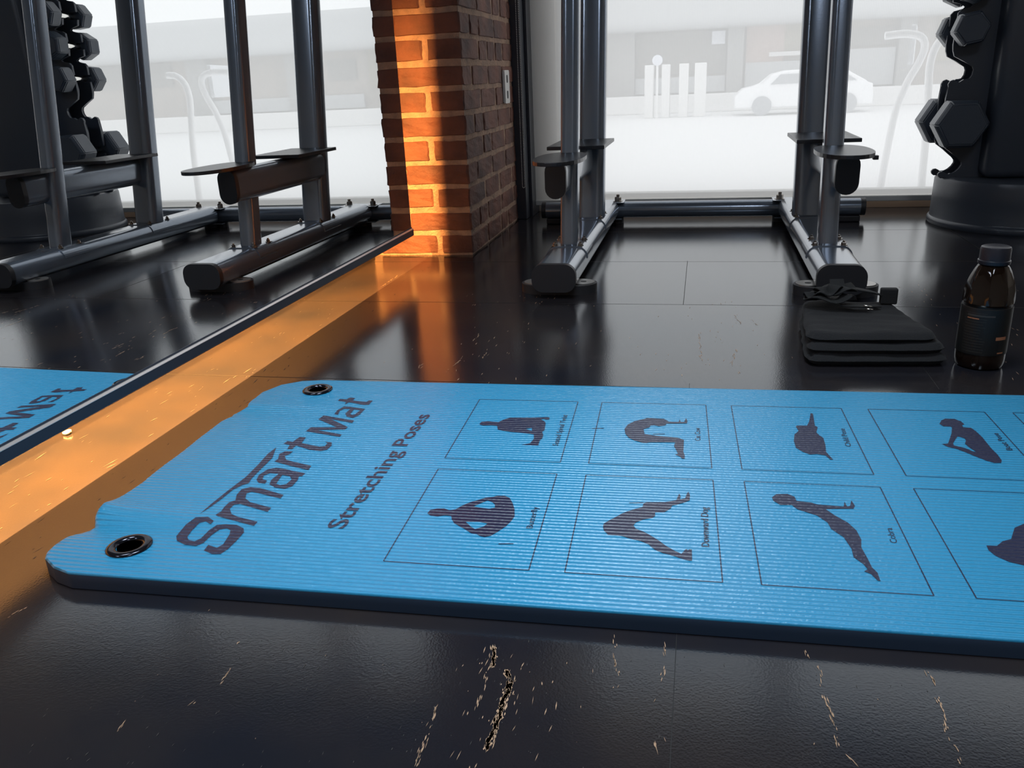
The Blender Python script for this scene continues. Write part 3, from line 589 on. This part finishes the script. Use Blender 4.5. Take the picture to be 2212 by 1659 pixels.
# ---- print
m.mi = 1
EPS = .0004
PZ = lambda x, y: hgt(x, y) + EPS
def strip(x0, y0, x1, y1, w=.0012):
    n = 12
    for k in range(n):
        ax, ay = x0 + (x1-x0)*k/n, y0 + (y1-y0)*k/n; bx, by = x0 + (x1-x0)*(k+1)/n, y0 + (y1-y0)*(k+1)/n
        d = Vector((bx-ax, by-ay)).normalized() * w / 2
        m.poly([[(ax + d.y, ay - d.x), (bx + d.y, by - d.x), (bx - d.y, by + d.x), (ax - d.y, ay + d.x)]], PZ)
for c in range(6):
    bx = .3530 + .2134 * c
    for y0, y1 in ((.066, .312), (.349, .590)):
        strip(bx, y0, bx + .1725, y0, .0011); strip(bx, y1, bx + .1725, y1, .0011); strip(bx, y0, bx, y1, .0014); strip(bx + .1725, y0, bx + .1725, y1, .0014)
SH = {"twist":[[[0.3765,0.4807],[0.3784,0.4901],[0.3883,0.4927],[0.4066,0.4904],[0.4119,0.5006],[0.4216,0.5108],[0.4578,0.5135],[0.4822,0.5175],[0.4869,0.5157],[0.4873,0.5071],[0.4818,0.5059],[0.4783,0.5091],[0.4734,0.5066],[0.4807,0.4992],[0.4837,0.4916],[0.4859,0.4636],[0.4832,0.4559],[0.4868,0.4439],[0.4869,0.4306],[0.4844,0.4233],[0.4848,0.4046],[0.4712,0.4051],[0.4587,0.4047],[0.4711,0.4116],[0.4743,0.4284],[0.4717,0.4451],[0.4623,0.4481],[0.4477,0.4511],[0.4355,0.4521],[0.4216,0.456],[0.4111,0.4602],[0.407,0.4753],[0.3969,0.4766],[0.3848,0.4748],[0.3792,0.477]],[[0.4552,0.4662],[0.4646,0.4708],[0.4666,0.4583]]],"cat":[[[0.6107,0.476],[0.6147,0.4951],[0.6251,0.5104],[0.6405,0.5213],[0.6441,0.5253],[0.6711,0.5236],[0.6777,0.5144],[0.6786,0.512],[0.6942,0.5127],[0.6956,0.5242],[0.6974,0.513],[0.7028,0.5134],[0.7058,0.5299],[0.7079,0.5167],[0.7069,0.5075],[0.675,0.5034],[0.6733,0.4961],[0.6633,0.4918],[0.656,0.4959],[0.6505,0.4943],[0.6489,0.486],[0.6401,0.4783],[0.6425,0.459],[0.6613,0.4538],[0.679,0.4515],[0.6921,0.4497],[0.7017,0.4428],[0.7004,0.4006],[0.7023,0.3846],[0.7018,0.3756],[0.6985,0.3763],[0.6952,0.383],[0.6911,0.3866],[0.6886,0.3894],[0.6924,0.3927],[0.6903,0.4038],[0.6869,0.4181],[0.6886,0.432],[0.6496,0.4288],[0.6471,0.4264],[0.6401,0.4269],[0.6284,0.4335],[0.6192,0.4426],[0.613,0.4578]]],"child":[[[0.902,0.5668],[0.905,0.5623],[0.9008,0.5148],[0.9039,0.5078],[0.8989,0.4884],[0.9014,0.478],[0.9058,0.4679],[0.9048,0.4423],[0.9018,0.4175],[0.9072,0.392],[0.9034,0.3917],[0.8989,0.4053],[0.888,0.4091],[0.8781,0.4068],[0.8695,0.4147],[0.8616,0.4287],[0.8619,0.4539],[0.8659,0.4778],[0.8738,0.4918],[0.8718,0.5081],[0.8734,0.5127],[0.8892,0.5139],[0.895,0.5324]]],"boat":[[[1.0853,0.5355],[1.0922,0.5505],[1.0997,0.5573],[1.1126,0.5576],[1.1194,0.5481],[1.1209,0.5372],[1.1164,0.5325],[1.1157,0.5249],[1.1262,0.5235],[1.1289,0.5121],[1.131,0.4896],[1.1304,0.4501],[1.1318,0.4277],[1.1308,0.4094],[1.1273,0.401],[1.1186,0.4003],[1.1108,0.4067],[1.0996,0.4212],[1.0926,0.4317],[1.0818,0.445],[1.0734,0.4491],[1.068,0.4594],[1.077,0.4621],[1.0919,0.4987],[1.0994,0.5225],[1.0987,0.5257],[1.0886,0.526]],[[1.0975,0.4889],[1.105,0.4834],[1.1049,0.4753],[1.0997,0.463],[1.1015,0.4515],[1.1066,0.4348],[1.1027,0.4363],[1.0957,0.4471],[1.0827,0.4557],[1.0842,0.4637],[1.0927,0.4803]]],"butterfly":[[[0.3731,0.1827],[0.3747,0.1921],[0.3829,0.1964],[0.392,0.1973],[0.3998,0.1935],[0.4075,0.1963],[0.4133,0.2071],[0.4219,0.2175],[0.4314,0.2246],[0.44,0.2322],[0.4497,0.2353],[0.454,0.2393],[0.4642,0.2399],[0.472,0.2348],[0.4788,0.2206],[0.4843,0.2041],[0.4875,0.1862],[0.4856,0.1747],[0.4811,0.16],[0.4741,0.1469],[0.4669,0.1356],[0.4599,0.1318],[0.4531,0.1341],[0.449,0.1382],[0.4417,0.1389],[0.4326,0.1472],[0.4237,0.154],[0.4147,0.1609],[0.4091,0.17],[0.4059,0.1794],[0.3967,0.1793],[0.3884,0.176],[0.3788,0.1775]],[[0.429,0.207],[0.4353,0.2145],[0.4441,0.225],[0.4508,0.2213],[0.456,0.2148],[0.4577,0.2064],[0.4514,0.2024],[0.4376,0.2044]],[[0.428,0.1663],[0.4456,0.1681],[0.4569,0.1645],[0.4536,0.1571],[0.4442,0.1491],[0.4371,0.1554]]],"dog":[[[0.6011,0.1705],[0.6013,0.1782],[0.6083,0.1884],[0.617,0.1989],[0.6236,0.2076],[0.6342,0.2169],[0.6474,0.2257],[0.6482,0.2351],[0.6517,0.2392],[0.6757,0.2416],[0.6837,0.2455],[0.6901,0.2487],[0.6917,0.2584],[0.6938,0.2674],[0.6954,0.2605],[0.6945,0.2508],[0.7014,0.255],[0.7035,0.2683],[0.7057,0.2739],[0.7075,0.2652],[0.7069,0.2495],[0.6972,0.2408],[0.6845,0.2328],[0.683,0.2252],[0.6752,0.2145],[0.6635,0.2133],[0.6637,0.2036],[0.6607,0.1985],[0.6493,0.1934],[0.6403,0.1846],[0.638,0.1774],[0.641,0.1701],[0.6518,0.1629],[0.6595,0.1556],[0.6694,0.145],[0.6768,0.1351],[0.6877,0.1244],[0.6955,0.1184],[0.6999,0.1285],[0.7021,0.1295],[0.7027,0.1261],[0.7042,0.1293],[0.7074,0.1293],[0.7073,0.1057],[0.7045,0.1047],[0.6947,0.1089],[0.682,0.1156],[0.6748,0.1175],[0.6647,0.1247],[0.6571,0.1358],[0.6488,0.1413],[0.6337,0.147],[0.6237,0.1518],[0.6086,0.1524],[0.6025,0.163]]],"cobra":[[[0.8115,0.2689],[0.8178,0.2784],[0.8321,0.2806],[0.84,0.2736],[0.8411,0.2622],[0.8588,0.2594],[0.8649,0.2552],[0.8966,0.2528],[0.8998,0.2661],[0.9009,0.2532],[0.9046,0.2554],[0.9091,0.2708],[0.9106,0.256],[0.9075,0.2484],[0.8733,0.2438],[0.8823,0.2279],[0.8942,0.2117],[0.9005,0.1939],[0.9019,0.1729],[0.8985,0.1554],[0.9006,0.1315],[0.9015,0.1143],[0.9051,0.1035],[0.9047,0.0871],[0.9018,0.0881],[0.8978,0.0999],[0.8916,0.1048],[0.8961,0.1095],[0.8937,0.1192],[0.8859,0.1329],[0.887,0.151],[0.883,0.1757],[0.8719,0.1942],[0.8703,0.2092],[0.8605,0.2256],[0.8391,0.2396],[0.8336,0.2502],[0.8197,0.2488],[0.8123,0.2593]]],"wheel":[[[1.0371,0.175],[1.0483,0.1753],[1.0579,0.1866],[1.0688,0.1924],[1.0818,0.2196],[1.096,0.231],[1.1121,0.226],[1.1081,0.1873],[1.0805,0.1401],[1.0624,0.1358],[1.0489,0.1422],[1.0395,0.1528],[1.0359,0.1643]]],"swoosh":[[[0.0712,0.1466],[0.0709,0.1791],[0.0747,0.2232],[0.0792,0.2585],[0.0781,0.2994],[0.0751,0.3384],[0.0774,0.3637],[0.089,0.3263],[0.0898,0.2838],[0.0903,0.2556],[0.0932,0.2422],[0.0862,0.2338],[0.0802,0.22],[0.0775,0.1904],[0.074,0.1638]]],"S":[[[0.0991,0.1331],[0.0865,0.1416],[0.0706,0.1383],[0.0662,0.1216],[0.069,0.0938],[0.0766,0.0826],[0.0928,0.074],[0.1085,0.0728],[0.114,0.0807],[0.114,0.1017],[0.1173,0.1144],[0.1254,0.1183],[0.1326,0.1144],[0.1365,0.1041],[0.1407,0.0806],[0.1374,0.0716],[0.1226,0.0772],[0.1241,0.0644],[0.1386,0.0575],[0.1493,0.0587],[0.1528,0.0704],[0.1535,0.0909],[0.1527,0.1119],[0.1473,0.1206],[0.1345,0.1272],[0.1189,0.1271],[0.1083,0.1244],[0.1043,0.113],[0.1044,0.0916],[0.1005,0.0837],[0.091,0.0856],[0.0843,0.0939],[0.0815,0.1106],[0.0827,0.1266],[0.0892,0.1305],[0.0992,0.1251]]],"m":[[[0.0936,0.1479],[0.0959,0.1582],[0.0935,0.171],[0.0933,0.1849],[0.0993,0.1908],[0.0929,0.2064],[0.0918,0.223],[0.1012,0.2303],[0.1167,0.2291],[0.1595,0.2129],[0.16,0.2022],[0.1202,0.2146],[0.1096,0.2172],[0.1052,0.2113],[0.1106,0.1973],[0.1227,0.1878],[0.159,0.1758],[0.1594,0.164],[0.1115,0.1814],[0.1037,0.1789],[0.1038,0.1668],[0.114,0.1527],[0.126,0.1466],[0.1584,0.1376],[0.1585,0.1271],[0.099,0.1445]]],"a":[[[0.1177,0.2426],[0.1077,0.2435],[0.0995,0.2525],[0.0956,0.268],[0.1,0.2868],[0.1103,0.2939],[0.1253,0.2911],[0.1437,0.2846],[0.162,0.2802],[0.1616,0.2702],[0.1571,0.2697],[0.1603,0.2582],[0.1605,0.239],[0.1535,0.23],[0.1372,0.233],[0.1248,0.2413],[0.1213,0.2545],[0.1233,0.2746],[0.1094,0.2754],[0.1039,0.2668],[0.1077,0.2552],[0.1159,0.2521]],[[0.1339,0.2441],[0.1306,0.2713],[0.1434,0.2685],[0.1504,0.2592],[0.1491,0.2436],[0.1413,0.2402]]],"r":[[[0.0978,0.314],[0.0997,0.3228],[0.0936,0.34],[0.098,0.3503],[0.1108,0.3514],[0.1102,0.3414],[0.1054,0.3343],[0.1131,0.3218],[0.1255,0.3165],[0.161,0.3048],[0.1624,0.2904],[0.1282,0.3018]]],"t":[[[0.083,0.3782],[0.0849,0.3879],[0.095,0.3863],[0.0978,0.4059],[0.109,0.4044],[0.1111,0.3829],[0.1457,0.3718],[0.1537,0.3748],[0.153,0.3864],[0.1471,0.3907],[0.159,0.3893],[0.1636,0.3779],[0.1621,0.3617],[0.1541,0.3564],[0.1347,0.3593],[0.1061,0.3731],[0.1062,0.3592],[0.0983,0.3585],[0.0951,0.3745]]],"M":[[[0.0986,0.4284],[0.0999,0.4454],[0.1437,0.4489],[0.0987,0.4792],[0.1011,0.4975],[0.1625,0.4787],[0.1632,0.4681],[0.1195,0.4824],[0.162,0.4513],[0.1617,0.4411],[0.1151,0.4348],[0.1631,0.4211],[0.1638,0.4113]]],"a2":[[[0.1174,0.5042],[0.1163,0.5211],[0.1219,0.5388],[0.1336,0.5379],[0.1635,0.5302],[0.1626,0.502],[0.1563,0.4895],[0.1432,0.4951],[0.1358,0.5084],[0.1372,0.5283],[0.1262,0.5275],[0.1218,0.5186],[0.1249,0.502]],[[0.1455,0.5063],[0.1448,0.526],[0.1568,0.524],[0.1542,0.507],[0.1502,0.5028]]],"t2":[[[0.1001,0.5651],[0.0998,0.5748],[0.113,0.5739],[0.1164,0.5833],[0.1267,0.5809],[0.1266,0.5688],[0.1541,0.5628],[0.1558,0.5708],[0.1634,0.5701],[0.163,0.5504],[0.1546,0.5487],[0.1231,0.5595],[0.1197,0.5474],[0.1171,0.5603]]]}
for k, rings in SH.items(): m.poly(rings, PZ)
for x, y in ((.48, .118), (.445, .185), (.56, .475), (.63, .235), (.655, .46)): strip(x, y, x + .018, y + .0025, .0016)
TEXT = {"Stretching Poses":[[0.2777,0.1325],[0.285,0.5139],[0.2536,0.1323]],"Seated Spinal Twist":[[0.5146,0.4053],[0.5147,0.5288],[0.506,0.4063]],"Cat Cow":[[0.7259,0.4417],[0.7266,0.4913],[0.7177,0.441]],"Child Pose":[[0.9402,0.4396],[0.9425,0.5064],[0.9324,0.4389]],"Boat Pose":[[1.1572,0.4453],[1.1573,0.506],[1.1492,0.4446]],"Butterfly":[[0.5149,0.1586],[0.5141,0.2133],[0.5069,0.1577]],"Downward Dog":[[0.7274,0.137],[0.7292,0.2325],[0.7184,0.1371]],"Cobra":[[0.9409,0.1694],[0.9423,0.2046],[0.9332,0.1686]]}
def text(s, b0, b1, t0, bold):
    cu = bpy.data.curves.new('t', 'FONT'); cu.body = s; cu.size = 1; cu.offset = bold; cu.resolution_u = 3
    to = bpy.data.objects.new('t', cu); COL.objects.link(to)
    dg = bpy.context.evaluated_depsgraph_get(); me = bpy.data.meshes.new_from_object(to.evaluated_get(dg))
    xs = [v.co.x for v in me.vertices]; x0, x1 = min(xs), max(xs)
    cap = .70
    e = (Vector(b1) - Vector(b0)) / (x1 - x0); u = (Vector(t0) - Vector(b0)) / cap
    vs = []
    for v in me.vertices:
        p = Vector(b0) + e * (v.co.x - x0) + u * v.co.y; vs.append(m.bm.verts.new((p.x, p.y, PZ(p.x, p.y) + .0001)))
    for p in me.polygons: m._f([vs[i] for i in p.vertices])
    bpy.data.objects.remove(to); bpy.data.meshes.remove(me); bpy.data.curves.remove(cu)
for s, q in TEXT.items(): text(s, *q, .017 if s.startswith('Str') else .006)
o = m.build('foam_body', root, smooth=True, auto=math.radians(50))
for gx, gy in ((.0240, .0625), (.0405, .6155)):
    g = MB(MT['grom']); r = .0275
    g.lathe([(r, .000), (r, .0018), (r - .003, .0034), (r - .008, .0038), (r - .011, .0026), (r - .0125, .0005), (r - .013, -.004)], (gx, gy, TH + .0003), 40)
    o = g.build('grommet', root, smooth=True); o['label'] = 'shiny black metal grommet ring'
    g = MB(MT['hole']); g.lathe([(r - .0128, 0.0), (.0001, 0.0)], (gx, gy, TH + .0009), 32); g.build('eyelet_hole', o)

# ------------------------------------------------------------------ bottle
bx, by = .522, 1.645
root = empty('drink_bottle', (bx, by, 0), label='dark tea bottle with a wide black cap standing behind the mat', cat='bottle')
def octf(a, z):
    k = math.cos(PI/8) / math.cos((a + .3) % (PI/4) - PI/8)
    t = 1 if .128 < z < .186 else (.25 if z < .12 else 0)
    return 1 + (k - 1) * t * .9
P = [(.030, 0), (.0395, .003), (.0415, .010), (.0420, .018)]
for i in range(5):
    z0 = .022 + i * .020; P += [(.0420, z0), (.0420, z0 + .012), (.0405, z0 + .0155), (.0405, z0 + .0175)]
P += [(.0425, .124), (.0430, .132), (.0415, .147), (.0375, .163), (.0325, .178), (.0265, .189), (.0225, .194), (.0215, .199)]
m = MB(MT['tea']); m.lathe(P, (bx, by, 0), 64, rf=octf); put(m, 'bottle_body', root, smooth=True, auto=math.radians(22))
m = MB(MT['lab'], MT['labx'], MT['labg'])
m.lathe([(.0426, .030), (.0429, .032), (.0429, .116), (.0426, .118)], (bx, by, 0), 64)
Rr = random.Random(4)
def onlab(a0, a1, z0, z1, mi, r=.0432):
    m.mi = mi; n = 6
    for k in range(n):
        a, c = a0 + (a1-a0)*k/n, a0 + (a1-a0)*(k+1)/n
        m._f([m.bm.verts.new((bx + r*math.cos(t), by + r*math.sin(t), z)) for t, z in ((a, z0), (c, z0), (c, z1), (a, z1))])
for k in range(15):
    z = .036 + k * .0052; onlab(-2.7, -1.75 - Rr.random()*.3, z, z + .0007, 2)
onlab(-1.35, -.85, .060, .066, 1); onlab(-1.2, -.9, .034, .0365, 1); onlab(-2.6, -1.5, .103, .1065, 2); onlab(-2.6, -2.1, .098, .1, 1)
put(m, 'label', root)
m = MB(MT['bcap']); m.lathe([(.0262, .194), (.0268, .196), (.0268, .2005), (.0252, .2015), (.0252, .221), (.0240, .2245), (.0215, .2258), (.0001, .2258)], (bx, by, 0), 60, rf=lambda a, z: 1 + (.012 * math.sin(a * 30) if .202 < z < .22 else 0)); put(m, 'cap', root, smooth=True, auto=S30)

# ------------------------------------------------------------------ folded towel and strap
root = empty('folded_towel', (.335, 1.76, 0), label='folded black towel lying on the floor between the mat and the rack', cat='towel')
def slab(m, quad, z0, z1, seed, rr=.02):
    """soft folded layer: quad corners (fl, fr, br, bl)"""
    nx, ny = 30, 26; c = [Vector(q) for q in quad]; top = []
    def P(u, v): return (c[0]*(1-u) + c[1]*u)*(1-v) + (c[3]*(1-u) + c[2]*u)*v
    for zi in range(2):
        g = []
        for j in range(ny + 1):
            r = []
            for i in range(nx + 1):
                u, v = i/nx, j/ny; p = P(u, v)
                eu, ev = min(u, 1-u) * (c[1]-c[0]).length, min(v, 1-v) * (c[3]-c[0]).length
                cr = math.hypot(max(0, .035-eu), max(0, .035-ev))
                if cr > .035: q = P(.5, .5); p = p + (q - p).normalized() * (cr - .035) * .9
                e = min(eu, ev, max(0, .035-cr) if (eu < .035 and ev < .035) else 9); f = math.sqrt(max(0, 1 - (1 - min(1, e/rr))**2)); mid = (z0+z1)/2
                w = .0032 * noise.noise(Vector((p.x*16, p.y*40, seed))) + .004 * noise.noise(Vector((p.x*7, p.y*7, seed+5)))
                z = mid + (z1-mid + w)*f if zi else mid - (mid-z0)*f
                off = .003 * noise.noise(Vector((p.x*30, p.y*30, seed+9)))
                r.append(m.bm.verts.new((p.x + off, p.y + off, z)))
            g.append(r)
        for j in range(ny):
            for i in range(nx):
                q = [g[j][i], g[j][i+1], g[j+1][i+1], g[j+1][i]]; m._f(q if zi else q[::-1])
m = MB(MT['cloth'])
slab(m, [(.205, 1.600), (.470, 1.622), (.425, 1.915), (.222, 1.905)], 0, .024, 1); slab(m, [(.208, 1.606), (.466, 1.628), (.420, 1.905), (.226, 1.900)], .020, .044, 2); slab(m, [(.206, 1.618), (.452, 1.636), (.405, 1.890), (.224, 1.895)], .040, .060, 3)
put(m, 'towel_layers', root, smooth=True)
root = empty('lifting_strap', (.30, 1.85, .06), label='black looped webbing strap with a square tab resting on the towel', cat='strap')
m = MB(MT['strap'])
def ribbon(pts, w=.03, t=.003, up=(0, 0, 1)): m.sweep(pts, rrect(w, t, t * .45, 2), up=up)
def arc(cx, cy, rx, ry, z0, z1, a0, a1, n=22): return [(cx + rx*math.cos(a0 + (a1-a0)*k/n), cy + ry*math.sin(a0 + (a1-a0)*k/n), z0 + (z1-z0)*k/n + .006*math.sin(k*.9)) for k in range(n+1)]
ribbon(arc(.275, 1.83, .040, .030, .074, .086, 0, 5.6)); ribbon(arc(.285, 1.84, .030, .022, .092, .100, 1.2, 7.0)); ribbon(arc(.262, 1.845, .026, .03, .080, .11, 3, 6.5))
ribbon([(.29, 1.84, .098), (.325, 1.845, .096), (.360, 1.852, .088), (.385, 1.86, .078)], .026)
ribbon([(.29, 1.80, .072), (.33, 1.80, .070), (.37, 1.82, .066)], .02)
put(m, 'strap_loops', root, smooth=True, auto=S30)
m = MB(MT['strap']); m.box(.378, .412, 1.845, 1.862, .062, .096, .003); put(m, 'square_tab', root)
m = MB(MT['chrome']); m.sweep([(.336, 1.79, .074), (.352, 1.792, .071)], circ(.0016, 8)); m.sweep([(.340, 1.778, .070), (.352, 1.780, .068)], circ(.0014, 8)); put(m, 'metal_buckle', root, smooth=True)

# crumpled scrap of paper below the mirror rail
m = MB(MT['paper']); bmesh.ops.create_icosphere(m.bm, subdivisions=2, radius=.0075)
for v in m.bm.verts:
    v.co *= 1 + .55 * noise.noise(v.co * 260); v.co.z *= .55; v.co.z = max(v.co.z, -.0035)
    v.co += Vector((-1.062, 1.133, .0042))
tag(m.build('paper_scrap', loc=(-1.062, 1.133, .0005)), 'tiny crumpled white paper scrap on the amber floor below the mirror rail', 'paper scrap')

# ------------------------------------------------------------------ outside, seen through the blind
GZ = -.95
b = MB(MT['ground']); b.box(-80, 80, YB + .5, 120, GZ - .2, GZ); struct(b.build('ground'))
YF = 36.0
root = empty('shop_building', (8, YF, GZ), label='low beige shop building across the street behind the blind', cat='building')
def fbox(name, mt, x0, x1, z0, z1, out, parent=None, thick=.1):
    mm = MB(MT[mt]); mm.box(x0, x1, YF - out - thick, YF - out, z0, z1); o = put(mm, name, root)
    if parent: o.parent = parent; o.matrix_parent_inverse = Matrix.Translation((-8, -YF, -GZ))
    return o
m = MB(MT['fac']); m.box(-60, 60, YF, YF + 8, GZ, 2.25); put(m, 'facade_wall', root)
m = MB(MT['awn']); m.box(-60, 60, YF - 1.6, YF + 9, 2.05, 3.6, .35, 4); put(m, 'roof_canopy', root)
for x0, x1, z0, z1 in ((-2.73, .75, .44, 2.0), (5.3, 6.85, 1.17, 1.78), (-14.5, -9.5, .3, 1.9), (-24, -18, .2, 1.7), (13.1, 14.4, .9, 1.7), (22, 26, 1.0, 2.0)):
    w = fbox('shop_window', 'facd', x0, x1, z0, z1, 0)
    fbox('window_sill', 'facw', x0, x1, z0 - .09, z0 + .02, .12, w); fbox('mullion', 'facw', (x0 + x1)/2 - .04, (x0 + x1)/2 + .04, z0, z1, .1, w)
    if z1 - z0 > 1.2: fbox('white_band', 'facw', x0, x1, z0 + .88, z0 + 1.03, .14, w)
    else: fbox('white_band', 'facw', x0, x1, z1 - .02, z1 + .12, .14, w)
fbox('white_box_sign', 'sign', .2, .7, 1.48, 1.95, .2)
for x0, x1 in ((-3.8, -2.75), (.80, 1.40), (6.95, 7.5), (-9.3, -8.2), (-16.5, -15.2), (15.4, 16.2), (20, 21)): fbox('pier', 'pier', x0, x1, GZ, 2.1, 0, thick=.5)
fbox('brick_panel', 'fbrick', 1.5, 2.9, GZ, 2.1, 0, thick=.15); fbox('brown_panel', 'hedge', 2.9, 5.0, 1.08, 2.1, 0, thick=.15); fbox('brown_panel', 'hedge', 8.3, 12.5, .5, 2.1, 0, thick=.15)
fbox('white_ledge', 'facw', 2.35, 5.1, .94, 1.09, .3)
for x0, x1, z1 in ((-2.73, .75, .34), (1.5, 5.2, .75), (5.2, 6.9, 1.06), (-14.5, -9.5, .2), (12.8, 20, .3)): fbox('pale_panel', 'awn', x0, x1, -.25, z1, .15)
# added white wall, stands in for the overexposed white-out below the shops
m = MB(MT['facw']); m.box(-60, 60, 34.2, 34.6, GZ, -.28, .05); tag(m.build('whiteout_wall', loc=(0, 34.4, GZ)), 'added low white wall imitating the bright white-out below the shop building', 'wall')
CY = 31.0
root = empty('parked_car', (3.2, CY, GZ), label='white car parked across the street, faint behind the blind', cat='car')
pts = [(.0, .25), (-.02, .62), (.25, .86), (.85, .95), (1.15, 1.28), (1.6, 1.38), (2.9, 1.40), (3.5, 1.30), (4.0, .95), (4.25, .88), (4.3, .5), (4.28, .25)]
m = MB(MT['car']); m.prism([(a + 1.0, c) for a, c in pts], (0, CY - .8, GZ), (1, 0, 0), (0, 0, 1), (0, 1, 0), 1.7, .05, 2); put(m, 'car_body', root)
m = MB(MT['carg']); m.prism([(2.1, .97), (2.4, 1.27), (4.3, 1.28), (4.75, 1.0)], (0, CY - .84, GZ), (1, 0, 0), (0, 0, 1), (0, 1, 0), .05); put(m, 'side_window', root)
for wx in (1.85, 4.5):
    m = MB(MT['carg']); m.lathe([(.31, 0), (.31, .2)], (wx, CY - .86, GZ + .31), 24, axis='y'); put(m, 'wheel', root)
root = empty('round_sign', (-1.57, 30, GZ), label='round white sign on a thin post before the shop', cat='sign')
m = MB(MT['sign']); m.lathe([(.17, 0), (.17, .05)], (-1.57, 30, .93), 24, axis='y'); put(m, 'disc', root)
m = MB(MT['facw']); m.sweep([(-1.57, 30.05, GZ), (-1.57, 30.05, .8)], circ(.04, 8), up=(0, 1, 0)); put(m, 'post', root)
for px, wd, lab in ((-1.90, .15, 'white planter left of the round sign'), (-1.33, .14, 'white planter just right of the round sign'), (-.72, .16, 'white planter below the shop window mullion'), (-.16, .20, 'white planter nearest the grey pier')):
    m = MB(MT['facw']); m.prism([(-wd, 0), (wd, 0), (wd, 1.75), (-wd, 1.75)], (px, 31, GZ), (1, 0, 0), (0, 0, 1), (0, 1, 0), .6, .03)
    tag(m.build('street_planter', loc=(px, 31, GZ)), lab + ' across the street', 'planter', 'planters before the shop')
# curved white gym machine standing just outside the glass
root = empty('curved_frame_machine', (.98, 4.3, GZ), label='pale machine with curved tube arms just beyond the blind', cat='machine')
def tube(name, pts, r, mt='machine'):
    # smooth catmull-rom
    P = [Vector(p) for p in pts]; P = [P[0]*2-P[1]] + P + [P[-1]*2-P[-2]]; out = []
    for i in range(1, len(P) - 2):
        for k in range(8):
            t = k / 8; a, b_, c, d = P[i-1:i+3]
            out.append(.5 * ((2*b_) + (c-a)*t + (2*a-5*b_+4*c-d)*t*t + (3*b_-a-3*c+d)*t**3))
    out.append(P[-2]); m = MB(MT[mt]); m.sweep(out, circ(r, 12), up=(0, 1, .01)); put(m, name, root, smooth=True)
tube('arm', [(1.10, 4.30, .655), (1.045, 4.30, .648), (.995, 4.29, .605), (.975, 4.28, .53), (.975, 4.26, .42), (.985, 4.24, .2), (.99, 4.22, -.3), (.99, 4.22, GZ)], .017)
tube('arm', [(.80, 4.42, .658), (.89, 4.42, .662), (.955, 4.42, .645), (.975, 4.42, .60), (.955, 4.42, .53), (.91, 4.42, .43), (.87, 4.42, .25), (.84, 4.44, -.3), (.84, 4.44, GZ)], .017)
m = MB(MT['panel']); m.prism(rrect(.40, .17, .01), (.955, 4.62, .615), (.22, .975, 0), (0, 0, 1), (.975, -.22, 0), .02, .003); put(m, 'console_panel', root)
m = MB(MT['panel']); m.box(.72, 1.35, 4.15, 4.5, GZ, GZ + .1, .02); put(m, 'base', root)
bpy.context.view_layer.update()
